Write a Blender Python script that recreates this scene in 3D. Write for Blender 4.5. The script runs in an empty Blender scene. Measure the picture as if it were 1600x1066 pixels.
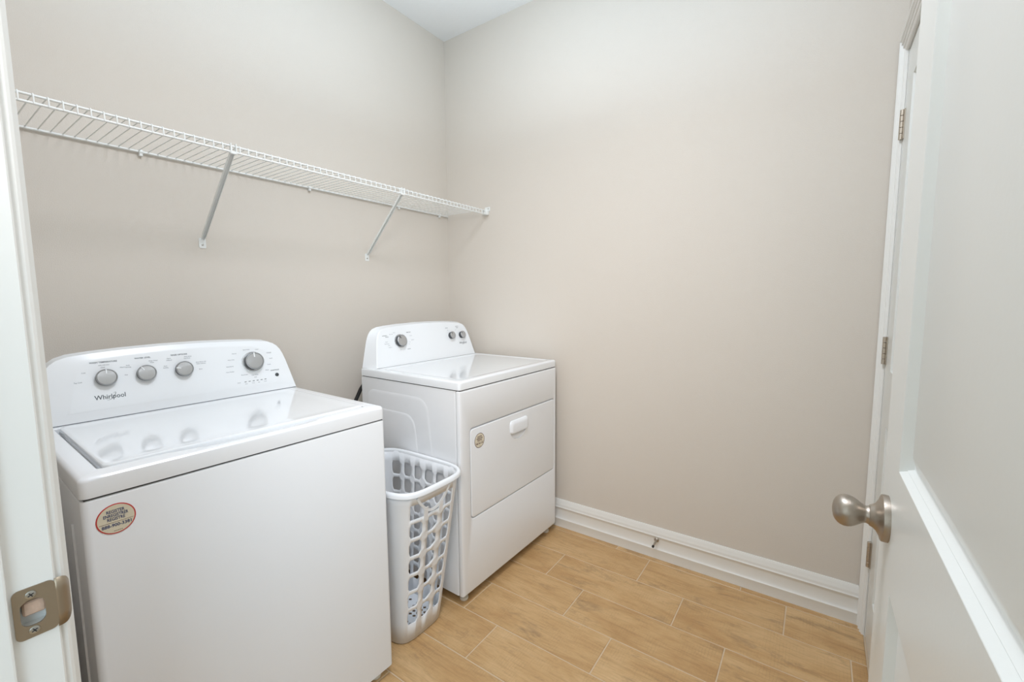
import bpy, bmesh, math, random
from mathutils import Vector, Matrix
random.seed(7)
S = bpy.context.scene
COL = S.collection
PI = math.pi

# ------------------------------------------------------------------ camera
cd = bpy.data.cameras.new('camera'); cam = bpy.data.objects.new('camera', cd); COL.objects.link(cam)
RT = Vector((0.57322777, -0.8193661, -0.00700866)); UP = Vector((0.08403503, 0.05027818, 0.99519356))
FW = Vector((0.81507548, 0.57106156, -0.09767631))
M = Matrix((RT, UP, -FW)).transposed().to_4x4(); M.translation = (-2.0367, -1.9066, 1.2525)
cam.matrix_world = M
cd.sensor_width = 36; cd.lens = 682.6/1600*36; cd.clip_start = 0.01
S.camera = cam

# ------------------------------------------------------------------ world, lights, exposure
w = bpy.data.worlds.new('world'); S.world = w; w.use_nodes = True
w.node_tree.nodes['Background'].inputs[0].default_value = (.95, .97, 1, 1)
w.node_tree.nodes['Background'].inputs[1].default_value = 0.2
def area(name, loc, target, size, sizey, power, color):
    l = bpy.data.lights.new(name, 'AREA'); l.shape = 'RECTANGLE'; l.size = size; l.size_y = sizey
    l.energy = power; l.color = color
    o = bpy.data.objects.new(name, l); COL.objects.link(o); o.location = loc
    d = Vector(target)-Vector(loc); o.rotation_euler = d.to_track_quat('-Z', 'Y').to_euler()
    return o
area('ceiling_lamp_light', (-1.35, -1.45, 2.74), (-1.35, -1.45, 0), .4, .4, 18.8, (.925, .93, 1))
area('bounce_flash_light', (-1.3, -1.3, 2.0), (-1.3, -1.3, 3), .4, .4, 12, (.45, .72, 1))      # photographer's flash turned up at the ceiling
area('corner_fill_light', (-.75, -.8, 2.1), (-.75, -.8, 3), .4, .4, 4.1, (.8, .9, 1))  # added upward fill that brightens the far corner, no fixture there
area('hall_window_light', (-3.3, -2.9, 1.7), (-1.6, -1.1, 1.2), 1.2, 1.8, 31, (.66, .84, 1))
area('hall_front_light', (-3.5, -1.6, 1.5), (-1.5, -1.6, 1.3), 2.4, 2.2, 17, (.74, .9, 1))
fl = area('camera_flash_light', (-2.15, -1.7, 1.75), (-.2, -.65, 1.0), .4, .4, 2.3, (1, .9, .85)); fl.data.spread = math.radians(75)
S.view_settings.view_transform = 'Standard'; S.view_settings.look = 'None'
S.view_settings.gamma = 1; S.view_settings.use_curve_mapping = False
S.view_settings.exposure = -0.02

# ------------------------------------------------------------------ materials
def srgb(r, g, b):
    f = lambda c: (c/255/12.92) if c/255 <= .04045 else ((c/255+.055)/1.055)**2.4
    return (f(r), f(g), f(b), 1)
def mat(name, col, rough=.5, metal=0, bump=0, bscale=200, coat=0, aniso=0, var=0, vscale=3):
    m = bpy.data.materials.new(name); m.use_nodes = True
    nt = m.node_tree; b = nt.nodes['Principled BSDF']
    b.inputs['Base Color'].default_value = col; b.inputs['Roughness'].default_value = rough
    b.inputs['Metallic'].default_value = metal
    if coat: b.inputs['Coat Weight'].default_value = coat; b.inputs['Coat Roughness'].default_value = .06
    if aniso: b.inputs['Anisotropic'].default_value = aniso
    tc = nt.nodes.new('ShaderNodeTexCoord')
    n = nt.nodes.new('ShaderNodeTexNoise'); n.inputs['Scale'].default_value = bscale; n.inputs['Detail'].default_value = 3
    nt.links.new(tc.outputs['Object'], n.inputs['Vector'])
    if bump:
        bp = nt.nodes.new('ShaderNodeBump'); bp.inputs['Strength'].default_value = bump; bp.inputs['Distance'].default_value = .002
        nt.links.new(n.outputs['Fac'], bp.inputs['Height']); nt.links.new(bp.outputs['Normal'], b.inputs['Normal'])
    if var:
        n2 = nt.nodes.new('ShaderNodeTexNoise'); n2.inputs['Scale'].default_value = vscale; n2.inputs['Detail'].default_value = 4
        nt.links.new(tc.outputs['Object'], n2.inputs['Vector'])
        mx = nt.nodes.new('ShaderNodeMix'); mx.data_type = 'RGBA'
        mx.inputs[6].default_value = tuple(c*(1-var) for c in col[:3])+(1,); mx.inputs[7].default_value = tuple(min(1, c*(1+var)) for c in col[:3])+(1,)
        nt.links.new(n2.outputs['Fac'], mx.inputs[0]); nt.links.new(mx.outputs[2], b.inputs['Base Color'])
    return m
WALL = mat('wall_paint', srgb(216, 208, 197), .75, bump=.35, bscale=330, var=.015, vscale=2)
CEIL = mat('ceiling_paint', srgb(236, 236, 234), .9, bump=.6, bscale=90)
TRIM = mat('white_trim_paint', srgb(236, 235, 230), .33, bump=.08, bscale=60)
DOOR = mat('white_door_paint', srgb(226, 227, 222), .30, bump=.06, bscale=150)
ENAM = mat('white_enamel', srgb(236, 237, 238), .22, bump=.02, bscale=500, coat=.3)
LIDM = mat('glossy_white_enamel', srgb(234, 236, 237), .09, coat=.42)
CONS = mat('white_console_plastic', srgb(238, 240, 241), .28)
PLAS = mat('white_plastic', srgb(238, 240, 242), .35)
WIRE = mat('white_vinyl_wire', srgb(236, 237, 234), .4)
SILV = mat('silver_knob_face', srgb(190, 191, 192), .33, metal=.75, aniso=.5)
SKRT = mat('dark_knob_skirt', srgb(66, 69, 71), .4)
RING = mat('chrome_ring', srgb(214, 216, 218), .2, metal=.7)
DARK = mat('dark_gap', srgb(60, 60, 60), .7)
PRNT = mat('grey_print', srgb(128, 133, 138), .6)
LOGO = mat('dark_grey_print', srgb(92, 97, 102), .4, metal=.3)
NICK = mat('satin_nickel', srgb(172, 162, 150), .37, metal=1, bump=.03, bscale=400, aniso=.4)
HING = mat('hinge_nickel', srgb(186, 176, 162), .38, metal=.85)
STRK = mat('strike_plate_nickel', srgb(164, 150, 130), .42, metal=.85, bump=.03, bscale=300)
SCRW = mat('steel_screw', srgb(190, 190, 185), .3, metal=1)
GROU = mat('grout', srgb(214, 192, 162), .9, bump=.2, bscale=400, var=.08, vscale=20)
BLAK = mat('black_rubber', srgb(22, 22, 22), .5)
FOOT = mat('off_white_foot_plastic', srgb(220, 214, 200), .5)
WOOD = mat('bare_pine', srgb(212, 182, 160), .8, bump=.6, bscale=120, var=.35, vscale=90)
STKB = mat('sticker_gold', srgb(222, 213, 190), .4, var=.06, vscale=200)
STKR = mat('sticker_red', srgb(196, 62, 58), .45)
STKN = mat('sticker_navy', srgb(50, 66, 108), .5)
STKG = mat('sticker_brown_print', srgb(92, 56, 54), .5)
SEAM = mat('grey_seam', srgb(120, 124, 127), .6)

def tile_material():
    m = bpy.data.materials.new('wood_look_tile'); m.use_nodes = True
    nt = m.node_tree; L = nt.links; N = nt.nodes; b = N['Principled BSDF']
    tc = N.new('ShaderNodeTexCoord'); oi = N.new('ShaderNodeObjectInfo')
    off = N.new('ShaderNodeVectorMath'); off.operation = 'SCALE'; off.inputs[0].default_value = (37, 91, 13)
    L.new(oi.outputs['Random'], off.inputs['Scale'])
    add = N.new('ShaderNodeVectorMath'); L.new(tc.outputs['Object'], add.inputs[0]); L.new(off.outputs[0], add.inputs[1])
    def noise(sx, sy, scale, detail, rough=.55, dist=0):
        mp = N.new('ShaderNodeMapping'); mp.inputs['Scale'].default_value = (sx, sy, 1); L.new(add.outputs[0], mp.inputs['Vector'])
        n = N.new('ShaderNodeTexNoise'); n.inputs['Scale'].default_value = scale; n.inputs['Detail'].default_value = detail
        n.inputs['Roughness'].default_value = rough; n.inputs['Distortion'].default_value = dist
        L.new(mp.outputs[0], n.inputs['Vector']); return n.outputs['Fac']
    def ramp(src, pts):
        r = N.new('ShaderNodeValToRGB'); e = r.color_ramp.elements
        while len(e) > 1: e.remove(e[-1])
        e[0].position, e[0].color = pts[0]
        for p_, c_ in pts[1:]:
            q = e.new(p_); q.color = c_
        L.new(src, r.inputs[0]); return r.outputs[0]
    def mix(f, a, b_, mode='MIX', k=None):
        x = N.new('ShaderNodeMix'); x.data_type = 'RGBA'; x.blend_type = mode
        if k is None: L.new(f, x.inputs[0])
        else: x.inputs[0].default_value = k
        L.new(a, x.inputs[6]); L.new(b_, x.inputs[7]); return x.outputs[2]
    base = ramp(noise(3.2, 1, 3.0, 5, .6, .6), [(.30, srgb(190, 148, 98)), (.5, srgb(205, 166, 116)), (.72, srgb(218, 182, 134))])
    grain = ramp(noise(26, 1.4, 5, 6, .65, .8), [(.32, (.66, .60, .52, 1)), (.5, (1, 1, 1, 1))])
    c = mix(None, base, grain, 'MULTIPLY', .5)
    fine = ramp(noise(22, 5, 7, 5, .75, .5), [(.3, (.82, .80, .76, 1)), (.6, (1, 1, 1, 1))])
    c = mix(None, c, fine, 'MULTIPLY', .6)
    patch = noise(4.5, 1.6, 3.2, 5, .7, .3)
    pm = ramp(patch, [(.55, (0, 0, 0, 1)), (.74, (1, 1, 1, 1))])
    dk = N.new('ShaderNodeRGB'); dk.outputs[0].default_value = srgb(140, 112, 80)
    f2 = N.new('ShaderNodeMath'); f2.operation = 'MULTIPLY'; f2.inputs[1].default_value = .80; L.new(pm, f2.inputs[0])
    c = mix(f2.outputs[0], c, dk.outputs[0])
    # saw marks: short bars across the plank
    mp = N.new('ShaderNodeMapping'); mp.inputs['Scale'].default_value = (1, 1, 1); L.new(add.outputs[0], mp.inputs['Vector'])
    wv = N.new('ShaderNodeTexWave'); wv.bands_direction = 'Y'; wv.inputs['Scale'].default_value = 31; wv.inputs['Distortion'].default_value = 3.5
    wv.inputs['Detail'].default_value = 2; wv.inputs['Detail Scale'].default_value = 2; L.new(mp.outputs[0], wv.inputs['Vector'])
    sm = ramp(wv.outputs['Fac'], [(.0, (0, 0, 0, 1)), (.8, (0, 0, 0, 1)), (1, (1, 1, 1, 1))])
    pm2 = ramp(noise(2.2, 2, 6, 4, .7), [(.47, (0, 0, 0, 1)), (.62, (1, 1, 1, 1))])
    f3 = N.new('ShaderNodeMath'); f3.operation = 'MULTIPLY'; L.new(sm, f3.inputs[0]); L.new(pm2, f3.inputs[1])
    f4 = N.new('ShaderNodeMath'); f4.operation = 'MULTIPLY'; f4.inputs[1].default_value = .20; L.new(f3.outputs[0], f4.inputs[0])
    c = mix(f4.outputs[0], c, dk.outputs[0])
    L.new(c, b.inputs['Base Color']); b.inputs['Roughness'].default_value = .45
    bp = N.new('ShaderNodeBump'); bp.inputs['Strength'].default_value = .25; bp.inputs['Distance'].default_value = .001
    L.new(noise(20, 2, 6, 5), bp.inputs['Height']); L.new(bp.outputs[0], b.inputs['Normal'])
    return m
TILE = tile_material()

# ------------------------------------------------------------------ mesh helpers
def finish(bm, name, m, parent=None, smooth=None, recalc=True, **props):
    """Link a bmesh as one object."""
    if recalc: bmesh.ops.recalc_face_normals(bm, faces=bm.faces)
    me = bpy.data.meshes.new(name); bm.to_mesh(me); bm.free()
    mats = m if isinstance(m, (list, tuple)) else [m]
    for q in mats: me.materials.append(q)
    if smooth is not None:
        for p_ in me.polygons: p_.use_smooth = True
        me.set_sharp_from_angle(angle=math.radians(smooth))
    o = bpy.data.objects.new(name, me); COL.objects.link(o)
    if parent is not None: o.parent = parent
    for k, v in props.items(): o[k] = v
    return o
def box(bm, x0, x1, y0, y1, z0, z1, bev=0, seg=2, mi=0):
    vs = bmesh.ops.create_cube(bm, size=1)['verts']
    for v in vs: v.co = Vector(((x0+x1)/2+v.co.x*(x1-x0), (y0+y1)/2+v.co.y*(y1-y0), (z0+z1)/2+v.co.z*(z1-z0)))
    fs = set(f for v in vs for f in v.link_faces)
    for f in fs: f.material_index = mi
    if bev:
        es = list(set(e for v in vs for e in v.link_edges))
        bmesh.ops.bevel(bm, geom=es, offset=bev, segments=seg, affect='EDGES', profile=.5)
def loft(bm, rings, cap0=True, cap1=True, closed=True, mi=0, capmi=None):
    R = [[bm.verts.new(p_) for p_ in r] for r in rings]
    n = len(R[0])
    for a, b in zip(R, R[1:]):
        for i in range(n if closed else n-1):
            j = (i+1) % n
            f = bm.faces.new((a[i], a[j], b[j], b[i])); f.material_index = mi
    if cap0: f = bm.faces.new(list(reversed(R[0]))); f.material_index = mi
    if cap1: f = bm.faces.new(R[-1]); f.material_index = mi if capmi is None else capmi
    return R
def rrect(u0, u1, v0, v1, r, seg=5):
    """rounded rectangle outline (u, v), ccw"""
    r = max(1e-5, min(r, (u1-u0)/2-1e-5, (v1-v0)/2-1e-5)); out = []
    for cx, cy, a0 in ((u1-r, v1-r, 0), (u0+r, v1-r, 90), (u0+r, v0+r, 180), (u1-r, v0+r, 270)):
        for i in range(seg+1):
            a = math.radians(a0+90*i/seg); out.append((cx+r*math.cos(a), cy+r*math.sin(a)))
    return out
def frame_from(axis):
    z = Vector(axis).normalized(); x = Vector((1, 0, 0)) if abs(z.x) < .9 else Vector((0, 1, 0))
    x = (x-z*x.dot(z)).normalized(); return x, z.cross(x), z
def lathe(bm, prof, origin, axis, n=32, cap=True, mi=0):
    X, Y, Z = frame_from(axis); o = Vector(origin)
    rings = [[o+Z*d+(X*math.cos(2*PI*i/n)+Y*math.sin(2*PI*i/n))*r for i in range(n)] for d, r in prof]
    loft(bm, rings, cap, cap, mi=mi)
def tube(bm, pts, r, n=8, mi=0):
    pts = [Vector(p_) for p_ in pts]; rings = []
    X = None
    for i, p_ in enumerate(pts):
        d = ((pts[min(i+1, len(pts)-1)]-p_).normalized()+(p_-pts[max(i-1, 0)]).normalized()).normalized()
        if X is None: X, Y, Z = frame_from(d)
        X = (X-d*X.dot(d)).normalized(); Y = d.cross(X)
        rings.append([p_+(X*math.cos(2*PI*k/n)+Y*math.sin(2*PI*k/n))*r for k in range(n)])
    loft(bm, rings, mi=mi)
def empty(name, loc, rz=0, **props):
    o = bpy.data.objects.new(name, None); COL.objects.link(o); o.location = loc; o.rotation_euler = (0, 0, rz)
    o.empty_display_size = .1
    for k, v in props.items(): o[k] = v
    return o
def text_into(bm, s, size, O, U, V, align='CENTER', mi=0, bold=0, width=None):
    """lay text s on the plane through O with axes U (right) and V (up)"""
    cu = bpy.data.curves.new('t', 'FONT'); cu.body = s; cu.size = size; cu.align_x = align; cu.align_y = 'CENTER'
    cu.resolution_u = 2
    if bold: cu.offset = bold
    o = bpy.data.objects.new('t', cu); COL.objects.link(o)
    dg = bpy.context.evaluated_depsgraph_get(); me = bpy.data.meshes.new_from_object(o.evaluated_get(dg))
    n0 = len(bm.verts); f0 = len(bm.faces); bm.from_mesh(me); bm.verts.ensure_lookup_table(); bm.faces.ensure_lookup_table()
    O, U, V = Vector(O), Vector(U), Vector(V)
    if width:
        xs_ = [v.co.x for v in bm.verts[n0:]]; k_ = width/(max(xs_)-min(xs_)); c_ = (max(xs_)+min(xs_))/2
        for v in bm.verts[n0:]: v.co.x = (v.co.x-c_)*k_
    for v in bm.verts[n0:]: v.co = O+U*v.co.x+V*v.co.y
    for f in bm.faces[f0:]: f.material_index = mi
    bpy.data.objects.remove(o); bpy.data.curves.remove(cu); bpy.data.meshes.remove(me)
def boolean(o, cutter_bm):
    me = bpy.data.meshes.new('c'); bmesh.ops.recalc_face_normals(cutter_bm, faces=cutter_bm.faces); cutter_bm.to_mesh(me); cutter_bm.free()
    c = bpy.data.objects.new('c', me); COL.objects.link(c); c.parent = o.parent
    md = o.modifiers.new('b', 'BOOLEAN'); md.operation = 'DIFFERENCE'; md.solver = 'EXACT'; md.object = c
    bpy.context.view_layer.update()
    dg = bpy.context.evaluated_depsgraph_get(); new = bpy.data.meshes.new_from_object(o.evaluated_get(dg))
    o.modifiers.clear(); new.name = o.data.name; o.data = new; bpy.data.objects.remove(c)
ST = dict(kind='structure')

# ------------------------------------------------------------------ room shell
H = 2.7735; WY = -2.105; DX = -1.953; HALLX = -2.07; JL = -1.215; JR = -2.015; DH = 2.046
bm = bmesh.new(); box(bm, -3.6, .15, -3.4, .15, -.06, -.0016)
floor = finish(bm, 'floor', GROU, label='light beige grout bed under wood look floor tiles', **ST)
bm = bmesh.new(); box(bm, -3.6, .15, -3.4, .15, H, H+.1); finish(bm, 'ceiling', CEIL, **ST)
bm = bmesh.new(); box(bm, -3.6, .0, .0, .12, -.06, H+.05); finish(bm, 'wall_left', WALL, **ST)
bm = bmesh.new(); box(bm, .0, .12, -3.4, .12, -.06, H+.05); finish(bm, 'wall_back', WALL, **ST)
bm = bmesh.new()   # right wall with the opening of the closet door
D2L, D2R = -.07, -.97
box(bm, D2L+.018, 0, WY-.11, WY, -.06, H+.05); box(bm, HALLX, D2R-.018, WY-.11, WY, -.06, H+.05)
box(bm, D2R-.018, D2L+.018, WY-.11, WY, DH+.018, H+.05)
finish(bm, 'wall_right', WALL, **ST)
bm = bmesh.new()   # wall with the doorway the picture is taken from
box(bm, HALLX, DX, JL+.018, 0, -.06, H+.05); box(bm, HALLX, DX, -3.4, JR-.018, -.06, H+.05)
box(bm, HALLX, DX, JR-.018, JL+.018, DH+.018, H+.05)
finish(bm, 'wall_front', WALL, **ST)
bm = bmesh.new(); box(bm, -3.7, -3.6, -3.4, .12, -.06, H+.05); finish(bm, 'wall_hall_back', WALL, **ST)
bm = bmesh.new(); box(bm, -3.6, HALLX, -3.5, -3.4, -.06, H+.05); finish(bm, 'wall_hall_side', WALL, **ST)

# floor tiles: planks of 0.187 x 0.555 m laid along the back wall
GX, GY, G = .187, .555, .0042
def tile_mesh(wx, wy):
    bm = bmesh.new()
    loft(bm, [[(x, y, -.012) for x, y in rrect(-wx/2, wx/2, -wy/2, wy/2, .001, 1)],
              [(x, y, -.0012) for x, y in rrect(-wx/2, wx/2, -wy/2, wy/2, .001, 1)],
              [(x, y, 0) for x, y in rrect(-wx/2+.0012, wx/2-.0012, -wy/2+.0012, wy/2-.0012, .001, 1)]], cap0=False)
    bmesh.ops.recalc_face_normals(bm, faces=bm.faces)
    me = bpy.data.meshes.new('tile'); bm.to_mesh(me); bm.free(); me.materials.append(TILE); return me
cache = {}
offs = {-1: 1.137, 0: .75, 1: .394, 2: .583, 3: .785, 4: .40, 5: .60, 6: .78, 7: .38, 8: .57, 9: .77, 10: .39}
def put_tiles(X0, X1, Y0, Y1):
    k = -1
    while -.042-GX*k > X0:
        xa, xb = max(X0, -.042-GX*(k+1))+G/2, min(X1, -.042-GX*k)-G/2
        o0 = offs.get(k, (k*.193) % .555)
        y = -(o0 % GY)+GY
        while y > Y0:
            ya, yb = max(Y0, y-GY)+G/2, min(Y1, y)-G/2
            if xb-xa > .006 and yb-ya > .01:
                key = (round(xb-xa, 4), round(yb-ya, 4))
                if key not in cache: cache[key] = tile_mesh(*key)
                o = bpy.data.objects.new('tile', cache[key]); COL.objects.link(o); o.parent = floor
                o.location = ((xa+xb)/2, (ya+yb)/2, random.uniform(-.0003, .0003))
            y -= GY
        k += 1
put_tiles(DX, 0, WY, 0)
put_tiles(HALLX, DX, JR, JL)
put_tiles(-3.6, HALLX, -3.4, 0)

# baseboards
BP = [(0, .0134), (.040, .0134), (.043, .0148), (.047, .0150), (.050, .0125), (.058, .0100), (.075, .0092), (.095, .0098), (.104, .0115),
      (.1075, .0145), (.112, .0150), (.115, .0128), (.122, .0132), (.130, .0120), (.137, .0092), (.141, .0088), (.146, .0070), (.153, .0050), (.153, 0)]
def baseboard(name, a, b, inward):
    a, b, n = Vector(a), Vector(b), Vector(inward); bm = bmesh.new()
    r = [[tuple(p_+n*d+Vector((0, 0, z))) for z, d in BP]+[tuple(p_)] for p_ in (a, b)]
    loft(bm, r); return finish(bm, name, TRIM, smooth=40, **ST)
baseboard('baseboard_back', (0, 0, 0), (0, WY+.019, 0), (-1, 0, 0))
baseboard('baseboard_left', (-.0, 0, 0), (DX, 0, 0), (0, -1, 0))
baseboard('baseboard_front', (DX, 0, 0), (DX, JL+.075, 0), (1, 0, 0))

# casings: profile (inset from the outer edge, thickness)
CP = [(0, 0), (0, .017), (.003, .019), (.010, .019), (.0125, .0142), (.015, .0136), (.026, .0165), (.0285, .0165), (.0305, .0118), (.043, .0135), (.0455, .0135), (.0475, .0092), (.055, .009), (.0575, .006), (.058, 0)]
def casing(name, a0, a1, ztop, place, **pr):
    """place(a, z, d) -> point; a0, a1 outer sides"""
    s = 1 if a1 > a0 else -1; bm = bmesh.new()
    rings = [[place(a0+s*w_, -0.002, d) for w_, d in CP], [place(a0+s*w_, ztop-w_, d) for w_, d in CP],
             [place(a1-s*w_, ztop-w_, d) for w_, d in CP], [place(a1-s*w_, -0.002, d) for w_, d in CP]]
    loft(bm, rings); return finish(bm, name, TRIM, smooth=35, **pr)
casing('trim_1', -.004, D2R-.062, 2.106, lambda a, z, d: (a, WY+d, max(z, 0)), label='moulded white door casing in the corner by the closet door', **ST)
casing('trim_2', JL+.064, JR-.064, 2.106, lambda a, z, d: (DX+d, a, max(z, 0)), label='moulded white casing around the open doorway', **ST)
# jambs of the closet door
bm = bmesh.new()
box(bm, D2L, D2L+.018, WY-.11, WY-.0005, 0, DH+.018); box(bm, D2R-.018, D2R, WY-.11, WY-.0005, 0, DH+.018)
box(bm, D2R, D2L, WY-.11, WY-.0005, DH, DH+.018)
finish(bm, 'trim_3', TRIM, label='white jamb around the closet door', **ST)
# doorway jamb with stop
bm = bmesh.new()
box(bm, HALLX-.002, DX+.0005, JL, JL+.018, 0, DH+.018, .0015, 1)
jamb = finish(bm, 'trim_4', TRIM, label='white door jamb at the left edge with latch plate', **ST)
bm = bmesh.new(); box(bm, -1.9835, -1.9610, JL-.01, JL+.0160, .895, .931); boolean(jamb, bm)
bm = bmesh.new(); box(bm, -1.9790, -1.9615, JL+.0050, JL+.0155, .9070, .9230, .0015, 1)
finish(bm, 'bare_wood', WOOD, jamb, label='bare splintered wood inside the latch hole')
bm = bmesh.new()
for a, b_ in ((JL-.011, JL), (JR, JR+.011)): box(bm, -2.03, -1.9895, a, b_, 0, DH, .002, 2)
box(bm, -2.03, -1.9895, JR+.011, JL-.011, DH-.011, DH, .002, 2)
finish(bm, 'trim_5', TRIM, label='white door stop strip on the doorway jamb', **ST)
bm = bmesh.new()
box(bm, HALLX-.002, DX+.0005, JR-.018, JR, 0, DH+.018); box(bm, HALLX-.002, DX+.0005, JR, JL, DH, DH+.018)
finish(bm, 'trim_6', TRIM, label='white head and hinge side jamb of the open doorway', **ST)
bm = bmesh.new(); CPH = None
casing('trim_7', JL+.064, JR-.064, 2.106, lambda a, z, d: (HALLX-d, a, max(z, 0)), label='white casing on the hall side of the doorway', **ST)

# strike plate
zc = .9132
bm = bmesh.new()
outer = rrect(-1.9865, -1.9535, zc-.0286, zc+.0286, .006, 5)
hole = []
for i, (x, z) in enumerate(rrect(-1.9815, -1.9625, zc-.0150, zc+.0145, .0075, 5)): hole.append((x, z))
# outer ring and hole ring share the point count
yf = JL-.0016
loft(bm, [[(x, JL+.0002, z) for x, z in hole], [(x, yf, z) for x, z in hole], [(x, yf, z) for x, z in outer], [(x, JL+.0002, z) for x, z in outer]], False, False)
# curved lip
prof = [(-1.954, 0), (-1.9515, .0001), (-1.949, .0006), (-1.947, .0014), (-1.9455, .0024), (-1.944, .0038), (-1.9428, .0054), (-1.9418, .0070), (-1.9412, .0085)]
A = []; B = []
for i, (x, d) in enumerate(prof):
    t = i/(len(prof)-1); h = .0286*math.sqrt(1-(.90*t)**2.6)
    A.append([(x, yf+d, zc+h), (x, yf+d, zc+h*.5), (x, yf+d, zc), (x, yf+d, zc-h*.5), (x, yf+d, zc-h)])
loft(bm, A, False, False, closed=False)
strike = finish(bm, 'strike_plate', STRK, jamb, 40, label='worn brown nickel latch plate')
sd = strike.modifiers.new('s', 'SOLIDIFY'); sd.thickness = .0008; sd.offset = -1
for z in (zc+.0205, zc-.0205):
    bm = bmesh.new(); c0 = (-1.9725, yf-.0002, z)
    lathe(bm, [(0, .0044), (.0008, .0042), (.0013, .003), (.0011, .0006)], c0, (0, -1, 0), 20)
    sc = finish(bm, 'screw', SCRW, strike, 40)
    bm = bmesh.new()
    for a in (.5, .5+PI/2):
        u = Vector((math.cos(a), 0, math.sin(a))); v = Vector((-u.z, 0, u.x)); o_ = Vector((c0[0], yf-.0018, z))
        q = [o_+u*.0026+v*.0005, o_-u*.0026+v*.0005, o_-u*.0026-v*.0005, o_+u*.0026-v*.0005]
        loft(bm, [q, [p_+Vector((0, .0008, 0)) for p_ in q]])
    me = finish(bm, 'tmp', DARK); me2 = me.data; bpy.data.objects.remove(me)
    b2 = bmesh.new(); b2.from_mesh(sc.data); n_ = len(b2.faces); b2.from_mesh(me2); b2.faces.ensure_lookup_table()
    for f in b2.faces[n_:]: f.material_index = 1
    b2.to_mesh(sc.data); b2.free(); sc.data.materials.append(DARK)

# ------------------------------------------------------------------ doors
PPROF = [(0, 0), (.0006, -.0004), (.0036, -.0070), (.0043, -.0082), (.0054, -.0078), (.0085, -.0138), (.0095, -.0146), (.0110, -.0150), (.0290, -.0085), (.0310, -.0078)]
def door_mesh(wd, ht, st, panels, th, both=True):
    """slab in local x 0..wd, z 0..ht, faces at y=0 and y=-th; raised panels"""
    bm = bmesh.new()
    xs = [0, st, wd-st, wd]; zs = [0]
    for a, b_ in panels: zs += [a, b_]
    zs.append(ht)
    for side in (0, 1):
        Y = 0 if side == 0 else -th; sg = 1 if side == 0 else -1
        P = lambda x, z, d: (x, Y+sg*d, z)
        for i in range(3):
            for j in range(len(zs)-1):
                x0, x1, z0, z1 = xs[i], xs[i+1], zs[j], zs[j+1]
                if i == 1 and j % 2 == 1:
                    rings = [[P(x0+s, z0+s, d), P(x1-s, z0+s, d), P(x1-s, z1-s, d), P(x0+s, z1-s, d)] for s, d in PPROF]
                    loft(bm, rings, False, True)
                else:
                    bm.faces.new([bm.verts.new(P(*q, 0)) for q in ((x0, z0), (x1, z0), (x1, z1), (x0, z1))])
    for q in ([(0, 0, 0), (wd, 0, 0), (wd, -th, 0), (0, -th, 0)], [(0, 0, ht), (wd, 0, ht), (wd, -th, ht), (0, -th, ht)],
              [(0, 0, 0), (0, 0, ht), (0, -th, ht), (0, -th, 0)], [(wd, 0, 0), (wd, 0, ht), (wd, -th, ht), (wd, -th, 0)]):
        bm.faces.new([bm.verts.new(v) for v in q])
    bmesh.ops.remove_doubles(bm, verts=bm.verts, dist=1e-5)
    return bm
# near door, standing open along the right wall.  local +x runs from the free edge back to the hinges
ang = .0103
d1 = empty('door_1', (-1.1669, -2.0038, .012), PI+ang, label='white two panel door standing open at the right edge of the view', **ST)
W1 = .764
bm = door_mesh(W1, 2.02, .1167, [(.19, .834), (1.007, 1.90)], .035)
for v in bm.verts: v.co.y = -v.co.y       # face towards the camera at y=0, slab behind it

finish(bm, 'door_slab', DOOR, d1, 30)
def knob(parent, origin, axis, label):
    k = bmesh.new()
    lathe(k, [(-.002, .0330), (.004, .0335), (.0075, .0330), (.0085, .0315), (.010, .0265), (.0135, .0200), (.017, .0168), (.0205, .0152), (.0212, .0146)], origin, axis, 48)
    r = finish(k, 'rosette', NICK, parent, 40)
    k = bmesh.new()
    pr = [(.0205, .0128), (.0215, .0135), (.0225, .0132), (.0245, .0122), (.027, .0128), (.030, .0146), (.0335, .0172), (.0375, .0199), (.042, .0221), (.0465, .0232), (.051, .0231), (.055, .0219), (.0585, .0197), (.0615, .0164), (.0638, .0118), (.0650, .0065), (.0654, .002)]
    lathe(k, pr, origin, axis, 48)
    kk = finish(k, 'door_knob', NICK, parent, 60, label=label)
    r.parent = kk
    return kk
knob(d1, (.062, 0, .9298-.012), (0, -1, 0), 'egg shaped brushed nickel knob')
knob(d1, (.062, .035, .9298-.012), (0, .92, 0), 'egg shaped brushed nickel knob')
bm = bmesh.new(); box(bm, -.001, .002, .006, .029, .889, .947, 0)
finish(bm, 'latch_plate', NICK, d1)
# closet door, closed in the right wall, hinged beside the corner
d2 = empty('door_2', (D2L-.003, WY-.002, .012), PI, label='white closed two panel closet door hinged beside the room corner', **ST)
bm = door_mesh(.894, 2.028, .115, [(.19, .812), (.995, 1.915)], .035)
for v in bm.verts: v.co.y = -v.co.y
finish(bm, 'door_slab', DOOR, d2, 30)
knob(d2, (.894-.062, 0, .9298-.012), (0, -.92, 0), 'round brushed nickel knob')
for z in (.3201, 1.0636, 1.8114):
    bm = bmesh.new(); z -= .012
    n = 5; hh = .095
    for i in range(n):
        a = z-hh/2+hh*i/n; off = -.010 if i % 2 else -.010
        lathe(bm, [(0, .0062), (.0004, .0068), (hh/n-.0015, .0068), (hh/n-.0010, .0062)], (-.0015, -.0065, a), (0, 0, 1), 14)
    for s in (-1, 1): box(bm, min(s*.004, s*.013)-.0015, max(s*.004, s*.013)-.0015, -.0032, -.0004, z-hh/2, z+hh/2)
    finish(bm, 'hinge', HING, d2, 40, label='brushed nickel butt hinge')

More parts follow.
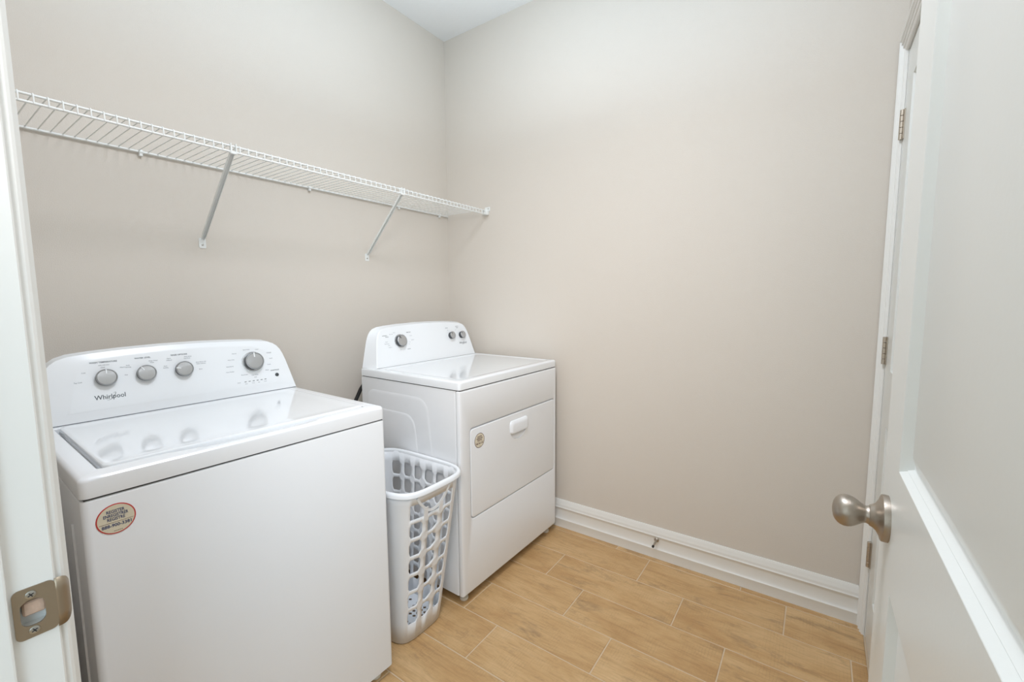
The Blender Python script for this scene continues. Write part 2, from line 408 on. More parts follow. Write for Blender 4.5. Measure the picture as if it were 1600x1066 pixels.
# door stop on the back baseboard
bm = bmesh.new()
P0 = Vector((-.0145, -1.327, .095))
lathe(bm, [(0, .0105), (.002, .0108), (.0035, .0095), (.006, .0050), (.008, .0043), (.058, .0043), (.058, .0050), (.060, .0052)], P0, (-1, -.04, -.02), 20)
finish(bm, 'door_stop', NICK, None, 40, label='small nickel peg door stop screwed to the back baseboard', category='door stop')
bpy.data.objects['door_stop'].data.materials.append(BLAK)
ds_ = bpy.data.objects['door_stop']
bm = bmesh.new(); d_ = Vector((-1, -.04, -.02)).normalized()
lathe(bm, [(0, .0056), (.006, .0056), (.0075, .0046)], P0+d_*.060, d_, 20)
finish(bm, 'bumper_tip', BLAK, ds_, 40, label='dark rubber tip')

# ------------------------------------------------------------------ appliances
T = math.radians(14); CT, SN = math.cos(T), math.sin(T)
class Appliance:
    def __init__(s, name, loc, rz, w, zt, zb, zg, label):
        s.w, s.zt, s.zb, s.zg = w, zt, zb, zg
        s.e = empty(name, (loc[0], loc[1], 0), rz, label=label, category=name.split('_')[-1] if '_' in name else name)
        s.b0 = .535
    def cp(s, a, up, off=0): return Vector((a, s.b0+up*SN-off*CT, s.zt+up*CT+off*SN))
    def part(s, bm, name, m, smooth=40, parent=None, **k): return finish(bm, name, m, parent or s.e, smooth, **k)
def half(w, sh, k=1.0, ins=0, top=0, bot=0):
    """console outline, list of (a, up) going round"""
    pts = [(0, 0), (.007, .035), (.014, .07), (.0225, .11), (.030, .138), (.037, .155), (.047, .170), (.061, .181), (.085, .1895), (.13, .1945), (.20, .199), (w/2-.05, .2025)]
    L = [(sh+ins+x, min(u, .203-top) if u > .17 else max(u, bot)) for x, u in pts]
    return L+[(w-x, u) for x, u in reversed(L)]
def ease(L, cx, cy, fx, fy): return [(cx+(a-cx)*fx, cy+(u-cy)*fy) for a, u in L]
def console(A, shF, panel=None):
    w_ = A.w; bm = bmesh.new(); base = [(a, max(u, .0014)) for a, u in half(w_, shF)]
    back = [(a, .618, A.zt+max(u, .0014)*.985) for a, u in half(w_, shF*.15 if shF else 0.001)]
    c = w_/2
    r1 = [A.cp(a, u, -.010) for a, u in base]
    r2 = [A.cp(a, u, -.0035) for a, u in ease(base, c, .0, (c-.0012)/c, .995)]
    r3 = [A.cp(a, u, 0) for a, u in ease(base, c, .0, (c-.005)/c, .980)]
    rings = [back, r1, r2, r3]
    if panel:
        pl_, pb = panel
        pan = [(pl_+.004+(a-base[0][0])*((w_-2*pl_)/(w_-2*shF)), pb+u*(.188-pb)/.203) for a, u in base]
        rings[-1] = [A.cp(a, u, -.003) for a, u in ease(base, c, .0, (c-.005)/c, .984)]
        rings.append([A.cp(a, u, .0004) for a, u in pan])
        rings.append([A.cp(a, u, .0016) for a, u in ease(pan, c, .1, .978, .955)])
        rings.append([A.cp(a, u, .0020) for a, u in ease(pan, c, .1, .955, .91)])
        A.face = .0020
    else: A.face = 0
    loft(bm, rings)
    box(bm, shF+.004, w_-shF-.004, A.b0+.002, .612, A.zt-.001, A.zt+.002, mi=1)
    return A.part(bm, 'control_console', [CONS, SEAM], 32)
NAX = Vector((0, -CT, SN))
def dial(A, a, up, r, ht, ptr, ring=False, dark=False):
    o = A.cp(a, up, A.face); bm = bmesh.new()
    lathe(bm, [(-.001, r*.95), (0, r*.95), (ht*.80, r*1.0), (ht*.90, r*1.015), (ht*.93, r*.97)], o, NAX, 48)
    k = A.part(bm, 'dial', SKRT, 50)
    bm = bmesh.new(); h = ht*.85
    lathe(bm, [(h-.001, r*.985), (h+.0012, r*.995), (h+.0024, r*.97), (h+.0030, r*.925), (h+.0022, r*.905), (h+.0008, r*.895), (h+.0024, r*.875), (h+.0030, r*.5), (h+.0032, r*.02)], o, NAX, 48)
    finish(bm, 'dial_cap', SILV, k, 35, label='brushed silver cap')
    bm = bmesh.new(); U = Vector((1, 0, 0)); V = Vector((0, SN, CT))
    d = U*math.sin(ptr)+V*math.cos(ptr); e = U*math.cos(ptr)-V*math.sin(ptr); oo = o+NAX*(h+.0040)
    q = [oo+d*r*.98+e*r*.06, oo+d*r*.45+e*r*.06, oo+d*r*.45-e*r*.06, oo+d*r*.98-e*r*.06]
    loft(bm, [[p_-NAX*.001 for p_ in q], q])
    finish(bm, 'pointer', CONS if not dark else SKRT, k, label='thin pointer line')
    if ring:
        bm = bmesh.new(); R = r*1.2
        lathe(bm, [(-.001, R), (.002, R), (.0035, R*.97), (.0038, R*.92), (.002, R*.90)], o, NAX, 40)
        finish(bm, 'dial_ring', RING, k, 40, label='raised chrome ring')
    return k
def deck(A, depth, name, pocket):
    bm = bmesh.new(); w_ = A.w; z0, z1 = A.zg+.0024, A.zt
    q = lambda i, r, z: [(x, y, z) for x, y in rrect(i, w_-i, i, depth-i, r, 6)]
    rings = [q(.004, .012, z0), q(.0, .014, z0+.002), q(.0, .014, z1-.009), q(.0012, .014, z1-.0045), q(.0045, .012, z1-.0012), q(.009, .010, z1)]
    rings += pocket
    loft(bm, rings)
    return A.part(bm, name, ENAM, 30)
def cabinet(A, depth, side_fn=None):
    w_ = A.w; bm = bmesh.new(); z0, z1 = A.zb, A.zg
    # sheet metal wrap behind the front panel
    loft(bm, [[(x, y, z) for x, y in rrect(.0025, w_-.0025, .026, depth, .006, 4)] for z in (z0, z1)])
    # recessed dark neck under the worktop
    box(bm, .006, w_-.006, .006, depth-.01, z1-.002, A.zg+.006, mi=1)
    if side_fn: side_fn(bm)
    return A.part(bm, 'cabinet', [ENAM, DARK], 30)
def feet(A, depth):
    for x in (.045, A.w-.045):
        for y in (.038, depth-.05):
            bm = bmesh.new()
            lathe(bm, [(0, .016), (.004, .018), (.012, .018), (.014, .008), (A.zb+.004, .008)], (x, y, 0.0003), (0, 0, 1), 14)
            A.part(bm, 'foot', FOOT, 40)
def sticker(A, a, z, r, red, y0=0.0):
    yb = y0-.0006
    bm = bmesh.new(); n = 40
    C_ = lambda rr, y: [(a+rr*math.cos(2*PI*i/n), y, z+rr*math.sin(2*PI*i/n)) for i in range(n)]
    loft(bm, [C_(r, y0), C_(r, yb)], mi=1, capmi=1)
    loft(bm, [C_(r*.93, yb), C_(r*.93, yb-.0002)], mi=0)
    U = (1, 0, 0); V = (0, 0, 1); y = yb-.0004; s = r/.031
    for i, (t, sz, dz, wd) in enumerate((('REGISTER', .0088, .0160, .0280), ('ENREGISTRER', .0088, .0082, .0385), ('REGISTRE', .0088, .0004, .0275), ('888-900-3381', .0094, -.0128, .0460))):
        text_into(bm, t, sz*s, (a, y, z+dz*s), U, V, mi=2, bold=.00022*s, width=wd*s)
    for k in range(5):      # the illegible fine print
        x_ = a+(-.005+.0028*k)*s; f = bm.faces.new([bm.verts.new(p_) for p_ in ((x_, y, z-.0240*s), (x_+.0022*s, y, z-.0240*s), (x_+.0022*s, y, z-.0250*s), (x_, y, z-.0250*s))]); f.material_index = 3
    q = [(a-.0265*s, y, z-.0060*s), (a+.0265*s, y, z-.0060*s), (a+.0265*s, y, z-.0067*s), (a-.0265*s, y, z-.0067*s)]
    f = bm.faces.new([bm.verts.new(p_) for p_ in q]); f.material_index = 3
    A.part(bm, 'sticker', [STKB, STKR if red else STKG, STKN if red else STKG, STKG], None, label='round beige sticker with registration phone number')
def logo(A, a, up, L):
    bm = bmesh.new(); U = Vector((1, 0, 0)); V = Vector((0, SN, CT)); o = A.cp(a, up, A.face+.0003)
    text_into(bm, 'Whirlpool', L*.27, o, U, V, mi=0, bold=.0002*L/.07, width=L)
    # swoosh: a thin stroke under the letters that rises through the p
    ctl = [(-.13, -.105), (-.10, -.135), (-.04, -.135), (.04, -.095), (.11, -.02), (.165, .07), (.195, .145), (.175, .165), (.12, .135), (.07, .10)]
    pts = []
    for i in range(len(ctl)-1):
        p0, p1, p2, p3 = ctl[max(i-1, 0)], ctl[i], ctl[i+1], ctl[min(i+2, len(ctl)-1)]
        for k in range(4):
            t = k/4
            q = [.5*(2*p1[d]+(p2[d]-p0[d])*t+(2*p0[d]-5*p1[d]+4*p2[d]-p3[d])*t*t+(3*p1[d]-p0[d]-3*p2[d]+p3[d])*t**3) for d in (0, 1)]
            pts.append(o+U*L*q[0]+V*L*q[1])
    n_p = len(pts)
    for i in range(n_p-1):
        wd = L*.0085*math.sin(PI*(i+.6)/(n_p+.4)); wd2 = L*.0085*math.sin(PI*(i+1.6)/(n_p+.4))
        d = (pts[i+1]-pts[i]).normalized(); n_ = d.cross(NAX)
        bm.faces.new([bm.verts.new(p_) for p_ in (pts[i]+n_*wd, pts[i]-n_*wd, pts[i+1]-n_*wd2, pts[i+1]+n_*wd2)])
    A.part(bm, 'logo', LOGO, None, label='dark grey brand lettering')

# ---- washer
Wm = Appliance('washing_machine', (-1.8578, -.7816), -.0221, .6992, .9157, .0327, .871, 'white top loading washing machine on the left with four silver dials')
Wm.e['category'] = 'washing machine'
bm = bmesh.new()
pl_ = lambda i, z: [(x, y, z) for x, y in rrect(.0005+i, Wm.w-.0005-i, .0+i, .615-i, .013-i*.5, 6)]
loft(bm, [pl_(.003, Wm.zb), pl_(0, Wm.zb+.003), pl_(0, Wm.zg-.004), pl_(.0010, Wm.zg-.0014), pl_(.004, Wm.zg)])
for x0, x1 in ((-.0030, .004), (Wm.w-.004, Wm.w+.0030)):      # pressed ribs of the side sheets
    box(bm, x0, x1, .092, .101, .06, .80, .0015, 2); box(bm, x0, x1, .52, .53, .06, .80, .0015, 2)
box(bm, .006, Wm.w-.006, .006, .605, Wm.zg-.002, Wm.zg+.006, mi=1)
Wm.part(bm, 'cabinet', [ENAM, DARK], 30)
def wpocket(i, z, r=.012):
    out = []
    for x, y in rrect(.038+i, .664-i, .0495+i, .524-i, r, 6): out.append([x, y, z])
    return out
pr = wpocket(0, Wm.zt)
def scoop(L, amt):
    # split the front edge so that the finger scoop can bow forward
    n = len(L); idx = None
    # ring order: corners top-right, top-left, bottom-left, bottom-right; the front edge joins bottom-left to bottom-right
    a, b_ = L[3*7-1], L[3*7]
    ins = []
    for k in range(1, 24):
        t = k/24; x = a[0]+(b_[0]-a[0])*t; s_ = max(0, min(1, (x-.13)/.12))*max(0, min(1, (.56-x)/.12)); s_ = s_*s_*(3-2*s_)
        ins.append([x, a[1]-amt*s_, a[2]])
    return L[:21]+ins+L[21:]
def deck_ring(i, r, z):
    return scoop([[x, y, z] for x, y in rrect(i, Wm.w-i, i, .62-i, r, 6)], 0)
bm = bmesh.new(); z0, z1 = Wm.zg+.0026, Wm.zt
rings = [deck_ring(.004, .012, z0), deck_ring(.0, .014, z0+.002), deck_ring(.0, .014, z1-.009), deck_ring(.0012, .014, z1-.0045), deck_ring(.0045, .012, z1-.0012), deck_ring(.009, .010, z1),
         scoop(wpocket(-.003, z1), .024), scoop(wpocket(0, z1-.0030), .021), scoop(wpocket(.0012, z1-.018), .010)]
loft(bm, rings, cap0=True, cap1=True)
Wm.part(bm, 'worktop', ENAM, 30)
bm = bmesh.new()
def lr(i, z): return [(x, y, z) for x, y in rrect(.046+i, .661-i, .0535+i, .519-i, .014, 6)]
loft(bm, [lr(.001, z1-.017), lr(0, z1-.008), lr(0, z1-.001), lr(.0012, z1+.0018), lr(.004, z1+.0032), lr(.009, z1+.0034), lr(.02, z1+.0020), lr(.05, z1+.0016)])
Wm.part(bm, 'lid', LIDM, 35, label='glossy white lid')
console(Wm, .0, (.060, .024))
feet(Wm, .615)
for a, p_ in ((.157, .02), (.249, -.55), (.346, -1.35)): dial(Wm, a, .118, .0238, .014, p_)
dial(Wm, .556, .117, .0305, .021, .0, ring=True)
bm = bmesh.new(); lathe(bm, [(-.001, .0066), (.001, .0066), (.0022, .006), (.0025, .001)], Wm.cp(.632, .058, Wm.face), NAX, 24)
Wm.part(bm, 'start_button', SKRT, 40, label='small round dark grey button')
for i in range(6):
    bm = bmesh.new(); c = Wm.cp(.521+i*.0135, .0475, Wm.face+.0004); U = Vector((1, 0, 0)); V = Vector((0, SN, CT))
    q = [c+U*.0033+V*.0009, c-U*.0033+V*.0009, c-U*.0033-V*.0009, c+U*.0033-V*.0009]
    loft(bm, [[p_-NAX*.0006 for p_ in q], q]); Wm.part(bm, 'indicator_light', DARK, None)
logo(Wm, .1605, .0625, .0680)
def prints(A, items):
    bm = bmesh.new(); U = Vector((1, 0, 0)); V = Vector((0, SN, CT))
    for s_, a, up, sz in items: text_into(bm, s_, sz, A.cp(a, up, A.face+.0003), U, V, mi=1 if sz > .0048 else 0, bold=.00012 if sz > .0048 else .00004)
    A.part(bm, 'dial_lettering', [PRNT, LOGO], None, kind='stuff', label='tiny grey lettering around the dials')
z_ = .0044
prints(Wm, [('WASH TEMPERATURE', .157, .1645, .0062), ('WATER LEVEL', .247, .1665, .0062), ('RINSE OPTIONS', .340, .1665, .0062),
            ('with cold rinse', .157, .1560, .0040), ('Cool', .154, .1490, z_), ('Cold', .112, .138, z_), ('Warm', .197, .144, z_), ('Hot', .203, .120, z_), ('Tap Cold', .098, .112, z_),
            ('Auto', .210, .148, z_), ('Sensing', .210, .1425, z_), ('Deep Water', .272, .155, z_), ('Wash', .268, .1495, z_),
            ('Auto', .300, .134, z_), ('Sensing', .300, .1285, z_), ('Fabric', .312, .157, z_), ('Softener', .312, .1515, z_), ('Extra Rinse', .363, .158, z_), ('2nd Rinse', .360, .1525, z_),
            ('Extra Rinse with', .397, .136, z_), ('Fabric Softener', .397, .1305, z_), ('Extra', .393, .112, z_),
            ('Normal', .500, .152, z_), ('Heavy Duty', .487, .131, z_), ('Bulky/Sheets', .480, .108, z_), ('Clean Washer', .478, .089, z_), ('Quick Wash', .541, .1625, z_), ('Colors', .577, .160, z_),
            ('Delicates', .617, .144, z_), ('Casual', .620, .122, z_), ('Towels', .610, .100, z_), ('Whites', .600, .080, z_), ('Rinse & Spin', .522, .073, z_), ('Drain & Spin', .556, .068, z_), ('Soak', .556, .060, z_),
            ('START/PAUSE', .627, .076, .0050), ('Sense', .500, .047, z_), ('Wash', .523, .040, .0036), ('Rinse', .546, .040, .0036), ('Spin', .565, .040, .0036), ('Done', .588, .040, .0036)])
sticker(Wm, .0485, .822, .0305, True)

# ---- dryer
Dm = Appliance('clothes_dryer', (-.7956, -.788), -.0178, .738, .9317, .0412, .893, 'white clothes dryer in the room corner with front door and three dials')
Dm.e['category'] = 'clothes dryer'
def dside(bm):
    # pressed steps in the side sheet
    def step(b0, b1, ztop, zbot, out, r, slope, w_):
        def rg(i, x):
            L = rrect(b0+i, b1-i, zbot+i, ztop-i, r, 6)
            return [(x, y+(ztop-z)*-slope if y < (b0+b1)/2 else y, z) for y, z in L]
        loft(bm, [rg(0, .0026), rg(w_*.4, .0026-out*.75), rg(w_, .0026-out)])
    step(.185, .590, .842, .10, .0016, .055, .12, .014)
    step(.262, .585, .765, .12, .0034, .055, .12, .014)
cabinet(Dm, .63, dside)
bm = bmesh.new(); w_ = Dm.w
ou = lambda i, y, r=.005: [(x, y, z) for x, z in rrect(i, w_-i, Dm.zb+i*.6, Dm.zg-i*.6, r, 6)]
po = lambda i, y, r=.018: [(x, y, z) for x, z in rrect(.057+i, .716-i, .353+i, .733-i, r, 6)]
loft(bm, [ou(.002, .022), ou(0, .018), ou(0, .010), ou(.0022, .0035), ou(.0075, .0006), ou(.014, 0), po(-.004, 0), po(-.0015, .0012), po(0, .004), po(0, .010)])
Dm.part(bm, 'front_panel', ENAM, 40)
bm = bmesh.new()
dr = lambda i, y, r=.016: [(x, y, z) for x, z in rrect(.0595+i, .7130-i, .3570+i, .7285-i, r, 6)]
loft(bm, [dr(.001, .0098), dr(0, .006), dr(.0004, .0014), dr(.002, -.0006), dr(.005, -.0012)])
dd = Dm.part(bm, 'door', ENAM, 40, label='square hinged drum door with rounded corners')
bm = bmesh.new()   # finger scoop below the handle
rr = []
for s_, y in ((1.03, -.004), (1.0, -.0005), (.95, .0045), (.82, .0068), (.5, .0078), (.2, .0080)):
    ring = []
    for i in range(24):
        t = PI*i/23; ring.append((.393+.060*s_*math.cos(t)*(1 if abs(math.cos(t)) < .99 else 1), y, .652-.046*s_*(math.sin(t)**.75)))
    rr.append(ring)
loft(bm, rr); boolean(dd, bm)
for p_ in dd.data.polygons: p_.use_smooth = True
dd.data.set_sharp_from_angle(angle=math.radians(28))
bm = bmesh.new()   # handle
hr = lambda x0, x1, z0, z1, y, r: [(x, y, z) for x, z in rrect(x0, x1, z0, z1, r, 5)]
loft(bm, [hr(.324, .462, .640, .699, -.0008, .014), hr(.325, .461, .640, .698, -.006, .013), hr(.329, .457, .641, .692, -.0100, .012), hr(.333, .453, .6425, .686, -.0122, .010), hr(.340, .446, .647, .680, -.0130, .006)])
finish(bm, 'handle', PLAS, dd, 40, label='moulded white pull handle')
deckp = lambda i, z: [(x, y, z) for x, y in rrect(.045+i, w_-.030-i, .040+i, .500-i, .02, 6)]
deck(Dm, .632, 'worktop', [deckp(-.006, Dm.zt), deckp(0, Dm.zt-.0022), deckp(.006, Dm.zt-.0030), deckp(.012, Dm.zt-.0030)]).data.materials[0] = LIDM
console(Dm, .022)
feet(Dm, .63)
dial(Dm, .185, .118, .0285, .021, -.55, ring=True, dark=True)
dial(Dm, .542, .119, .0195, .020, -.5, dark=True); dial(Dm, .625, .117, .0195, .020, -.7, dark=True)
logo(Dm, .628, .0715, .060)
prints(Dm, [('AUTOMATIC', .100, .150, .0052), ('DRYING', .112, .143, .0052), ('Normal', .158, .162, z_), ('Heavy Duty', .138, .155, z_), ('TIMED DRY', .247, .158, .0056), ('Less Dry', .258, .140, z_),
            ('More Dry', .266, .118, z_), ('Delicate', .104, .120, z_), ('Wrinkle Guard', .104, .110, z_), ('Damp', .115, .102, z_), ('Cool Down', .120, .092, z_), ('Off', .180, .074, z_), ('20', .205, .074, z_), ('AIR DRY', .232, .074, .0052),
            ('60', .238, .098, z_), ('50', .246, .108, z_), ('SIGNAL', .520, .163, .0056), ('Off', .525, .150, z_), ('PUSH TO', .603, .168, .0056), ('START', .603, .160, .0056), ('Start', .588, .148, z_)])
sticker(Dm, .113, .671, .0310, False, -.0011)
# power cord hanging out behind the dryer
bm = bmesh.new()
pts = [(.06, .632, .90-.02), (.050, .655, .865), (.026, .672, .82), (.002, .682, .765), (-.02, .690, .70), (-.03, .700, .55), (-.05, .705, .35), (-.02, .71, .20)]
tube(bm, pts, .009, 10)
Dm.part(bm, 'power_cord', BLAK, 60, label='black power cord behind the cabinet')

# ------------------------------------------------------------------ laundry basket between the machines
bk = empty('laundry_basket', (-.968, -.60, 0), 0, label='tall white plastic lattice laundry basket standing between washer and dryer', category='laundry basket')
ZR = .60
def shell(th, t, off=0, n=4.5):
    """point on the basket wall: angle th, height fraction t"""
    hx = .112+(.156-.112)*t+off; hy0, hy1 = .148+(.236-.148)*t+off, .17+(.22-.17)*t+off
    c, s = math.cos(th), math.sin(th)
    x = hx*math.copysign(abs(c)**(2/n), c); hy = hy0 if s < 0 else hy1
    y = hy*math.copysign(abs(s)**(2/n), s)
    return Vector((x, y, .004+t*(ZR-.004)))
def th_front(qx, n=4.5): # angle whose x/hx = qx on the front (y<0)
    c = math.copysign(abs(qx)**(n/2), qx); return -math.acos(c)
def th_side(qy, sx, n=4.5):  # angle whose y/hy = qy on side sx
    s = math.copysign(abs(qy)**(n/2), qy); a = math.asin(s); return a if sx > 0 else PI-a
# columns: list of (theta_a, theta_b, kind)
cols = []
fr = [(-.74, -.42), (-.25, .07), (.24, .54)]
for a, b_ in fr: cols.append((th_front(a), th_front(b_)))
side = [(-.80+.285*i, -.80+.285*i+.19) for i in range(6)]
for a, b_ in side: cols.append((th_side(a, 1), th_side(b_, 1)))
for a, b_ in reversed([(-x1, -x0) for x0, x1 in fr][::1]): pass
backc = [(.62, .30), (.16, -.16), (-.30, -.62)]
for a, b_ in backc:
    cols.append((math.acos(math.copysign(abs(a)**2.25, a)), math.acos(math.copysign(abs(b_)**2.25, b_))))
for a, b_ in reversed(side[2:]): cols.append((th_side(b_, -1), th_side(a, -1)))
cols = [(a % (2*PI), b_ % (2*PI)) for a, b_ in cols]; cols.sort()
rows = [(.125+.118*i, .125+.118*i+.094) for i in range(7)]
bm = bmesh.new()
cells = []; prev = cols[-1][1]-2*PI
segs = []
for a, b_ in cols:
    segs.append((prev, a, False)); segs.append((a, b_, True)); prev = b_
vr = [(0, rows[0][0], False)]; pz = rows[0][0]
for i, (a, b_) in enumerate(rows):
    if i: vr.append((rows[i-1][1], a, False))
    vr.append((a, b_, True))
vr.append((rows[-1][1], 1.0, False))
CU, CV = .13, .22
def rib(th0, th1, t0, t1, us, vs):
    for u0, u1 in zip(us, us[1:]):
        for v0, v1 in zip(vs, vs[1:]):
            bm.faces.new([bm.verts.new(shell(th0+(th1-th0)*u, t0+(t1-t0)*v)) for u, v in ((u0, v0), (u1, v0), (u1, v1), (u0, v1))])
fa, fb = th_front(-.74) % (2*PI), th_front(.54) % (2*PI)
for t0, t1, hv in vr:
    for a, b_, hc in segs:
        inhandle = t0 > .82 and t1 < .96 and (a % (2*PI)) >= fa-1e-6 and (b_ % (2*PI)) <= fb+1e-6 and (a % (2*PI)) < (b_ % (2*PI))
        if inhandle: continue
        if hv and hc:
            P = lambda u, v: shell(a+(b_-a)*u, t0+(t1-t0)*v)      # the corners fill what the chamfered window leaves
            for tri in (((0, 0), (CU, 0), (0, CV)), ((1, 0), (1, CV), (1-CU, 0)), ((1, 1), (1-CU, 1), (1, 1-CV)), ((0, 1), (0, 1-CV), (CU, 1))):
                bm.faces.new([bm.verts.new(P(*q)) for q in tri])
        else:
            n_ = max(1, int(abs(b_-a)/.06))
            rib(a, b_, t0, t1, [0, CU, 1-CU, 1] if hc else [k/n_ for k in range(n_+1)], [0, CV, 1-CV, 1] if hv else [0, 1])
bmesh.ops.remove_doubles(bm, verts=bm.verts, dist=2e-5)
for f in bm.faces:
    f.normal_update(); c_ = f.calc_center_median()
    if f.normal.x*c_.x/.13**2+f.normal.y*c_.y/.19**2 < 0: f.normal_flip()
body = finish(bm, 'basket_wall', PLAS, bk, 25, recalc=False)
sd = body.modifiers.new('s', 'SOLIDIFY'); sd.thickness = .0032; sd.offset = -1
# rim
bm = bmesh.new(); NT = 96; rings = []
for i in range(NT):
    th = 2*PI*i/NT; p_ = shell(th, 1); o_ = (shell(th, 1, .01)-p_); o_.z = 0; o_.normalize()
    rings.append([p_+o_*dx+Vector((0, 0, dz)) for dx, dz in ((-.004, -.006), (-.0045, .002), (-.002, .006), (.003, .0075), (.008, .006), (.0115, .001), (.012, -.010), (.0095, -.0105), (.0085, -.002), (.001, 0), (0, -.006))])
rings.append(rings[0]); loft(bm, rings, False, False); bmesh.ops.remove_doubles(bm, verts=bm.verts, dist=1e-6)
finish(bm, 'rim', PLAS, bk, 50, label='thick rolled rim')
# bottom with diamond perforations
bm = bmesh.new()
NX, NY = 9, 12; X0, X1, Y0, Y1 = -.085, .085, -.118, .135
gx, gy = (X1-X0)/NX, (Y1-Y0)/NY
for i in range(NX):
    for j in range(NY):
        x, y = X0+gx*i, Y0+gy*j; V = lambda u, v: bm.verts.new((x+gx*u, y+gy*v, .012))
        if (j % 6 == 5) or (i % 5 == 4):
            bm.faces.new([V(0, 0), V(1, 0), V(1, 1), V(0, 1)]); continue
        e_ = .10
        D = [(.5, e_), (1-e_, .5), (.5, 1-e_), (e_, .5)]; Cn = [(0, 0), (1, 0), (1, 1), (0, 1)]
        for k in range(4):
            bm.faces.new([V(*Cn[k]), V(*Cn[(k+1) % 4]), V(*D[k])]) 
            bm.faces.new([V(*Cn[(k+1) % 4]), V(*D[(k+1) % 4]), V(*D[k])])
# solid border out to the wall
n = 64; inn = []; out = []
for i in range(n):
    th = 2*PI*i/n; q = shell(th, .012, -.001); out.append((q.x, q.y, .012))
    c, s = math.cos(th), math.sin(th); m_ = max(abs(c), abs(s))
    inn.append((((X0+X1)/2)+(X1-X0)/2*c/m_, ((Y0+Y1)/2)+(Y1-Y0)/2*s/m_, .012))
loft(bm, [out, inn], False, False)
bmesh.ops.remove_doubles(bm, verts=bm.verts, dist=2e-5)
bt = finish(bm, 'basket_bottom', PLAS, bk, None)
sd = bt.modifiers.new('s', 'SOLIDIFY'); sd.thickness = .003; sd.offset = 0
# hand grip arc and ribs in the opening of the front wall
bm = bmesh.new()
def ribbon(pts, hw):
    rings = []
    for i, (q, t) in enumerate(pts):
        a = pts[max(0, i-1)]; b_ = pts[min(len(pts)-1, i+1)]
        A_ = shell(th_front(a[0]), a[1]); B_ = shell(th_front(b_[0]), b_[1]); d = (B_-A_).normalized()
        p_ = shell(th_front(q), t); nn = Vector((0, -1, .12)).normalized(); s_ = d.cross(nn).normalized()
        rings.append([p_+s_*hw+nn*.001, p_-s_*hw+nn*.001, p_-s_*hw-nn*.003, p_+s_*hw-nn*.003])
    loft(bm, rings)
ribbon([(-.60+1.0*(i/16), .965-.115*math.sin(PI*(i/16))**.8) for i in range(17)], .0045)
ribbon([(-.335, .80), (-.335, .885)], .0095); ribbon([(.155, .80), (.155, .872)], .0095)
finish(bm, 'hand_grip', PLAS, bk, 40, label='curved grip band below the rim')

# ------------------------------------------------------------------ wire shelf
zs, DSH = 1.7548, .317
sh = empty('wire_shelf', (-.95, -.16, zs), 0, label='long white ventilated wire shelf high on the wall above the machines', category='shelf')
o_ = Vector(sh.location); loc = lambda x, y, z: Vector((x, y, z))-o_
XL, XR = DX+.004, -.006
def rail(name, y, z, r, **k):
    bm = bmesh.new(); tube(bm, [loc(XL, y, z), loc(XR, y, z)], r, 10); finish(bm, name, WIRE, sh, 60, **k)
rail('back_rail', -.0085, zs-.003, .0035); rail('front_rail', -DSH+.003, zs-.003, .0032); rail('lip_rail', -DSH-.001, zs-.0225, .0034)
wme = None; sp = .0258; x = -1.9438; cnt = 0
while x < -.012:
    if wme is None:
        bm = bmesh.new()
        pp = [(0, -.004, 0), (0, -.10, 0), (0, -DSH+.004, 0), (0, -DSH-.0005, -.0012), (0, -DSH-.003, -.0055), (0, -DSH-.0042, -.012), (0, -DSH-.0046, -.0255)]
        tube(bm, pp, .0016, 6)
        o = finish(bm, 'wire', WIRE, sh, 60); wme = o.data
    else:
        o = bpy.data.objects.new('wire', wme); COL.objects.link(o); o.parent = sh
    o.location = (x-o_.x, -o_.y, .0012+zs-o_.z)
    x += sp; cnt += 1
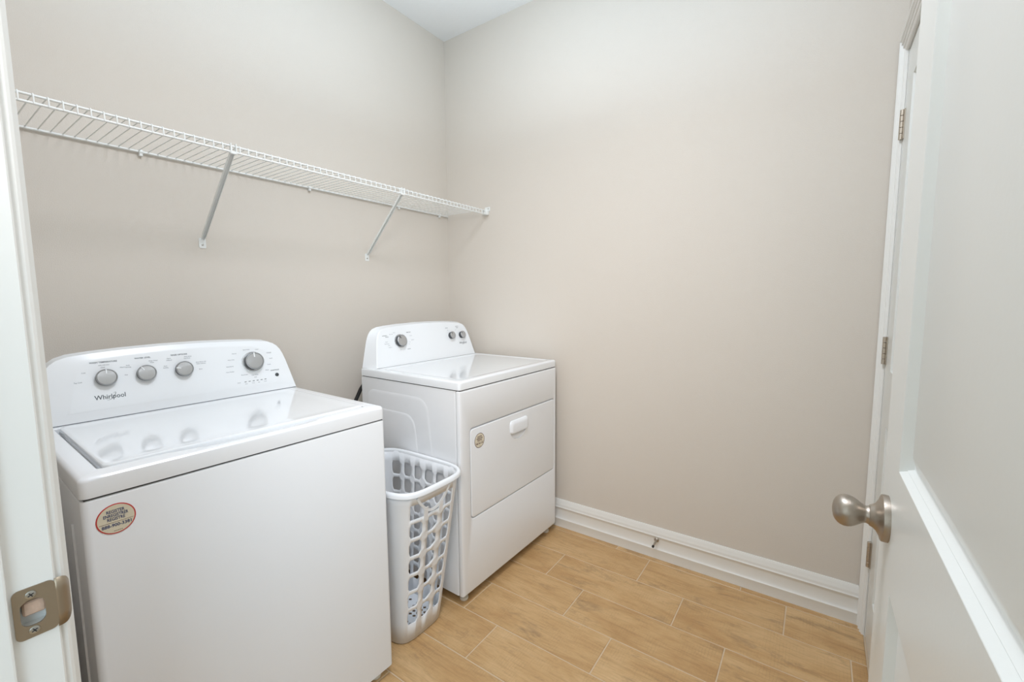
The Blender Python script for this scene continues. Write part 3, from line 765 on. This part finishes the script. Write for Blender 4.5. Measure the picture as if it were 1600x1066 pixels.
for xb, xw in ((-1.345, -1.336), (-.634, -.604)):
    bm = bmesh.new()
    a = loc(xb, -DSH+.006, zs-.022); b_ = loc(xw, -.006, 1.478); d = (b_-a).normalized(); s_ = Vector((1, 0, 0)); n_ = d.cross(s_).normalized()
    hw = .0068; th = .0045
    # U channel section, open towards the wall
    sec = [(-hw, -th), (hw, -th), (hw, th), (hw-.0012, th), (hw-.0012, -th+.0012), (-hw+.0012, -th+.0012), (-hw+.0012, th), (-hw, th)]
    loft(bm, [[p_+s_*u*sc+n_*v*sc for u, v in sec] for p_, sc in ((a, 1), (a+(b_-a)*.95, 1), (b_, .6))])
    br = finish(bm, 'support_brace', WIRE, sh, 30, label='slanted white support brace')
    bm = bmesh.new(); c = loc(xw, -.0015, 1.468)
    loft(bm, [[(c.x+u, c.y+y, c.z+v) for u, v in rrect(-.0115, .0115, -.021, .016, .004, 4)] for y in (.0015, 0, -.0008)])
    lathe(bm, [(0, .0038), (.0012, .0036), (.0018, .002)], c+Vector((0, -.0008, -.008)), (0, -1, 0), 14, mi=1)
    finish(bm, 'wall_foot', [WIRE, SCRW], br, 40)
    bm = bmesh.new(); c = loc(xb, -DSH, zs)
    box(bm, c.x-.010, c.x+.010, c.y-.006, c.y+.006, c.z-.029, c.z-.020, .001, 1)
    box(bm, c.x-.009, c.x-.0065, c.y-.007, c.y+.004, c.z-.026, c.z+.004); box(bm, c.x+.0065, c.x+.009, c.y-.007, c.y+.004, c.z-.026, c.z+.004)
    finish(bm, 'brace_hook', WIRE, br, None)
for xc in (-1.501, -.902, -.390, -.078):
    bm = bmesh.new(); c = loc(xc, -.0085, zs-.003)
    lathe(bm, [(-.006, .0055), (-.005, .0065), (.005, .0065), (.006, .0055)], c, (1, 0, 0), 14)
    box(bm, c.x-.005, c.x+.005, c.y-.004, c.y+.0084, c.z-.014, c.z+.002, .0012, 1)
    finish(bm, 'wall_clip', WIRE, sh, 40)
bm = bmesh.new()
c = loc(0, -.300, zs-.004)
box(bm, c.x-.024, c.x-.0002, c.y-.026, c.y+.006, c.z-.022, c.z+.006, .003, 2)
box(bm, c.x-.004, c.x-.0002, c.y-.034, c.y+.004, c.z, c.z+.024, .0015, 1)
lathe(bm, [(0, .0036), (.0012, .0034), (.0016, .002)], c+Vector((-.004, -.022, .014)), (-1, 0, 0), 14, mi=1)
finish(bm, 'end_bracket', [WIRE, SCRW], sh, 40)
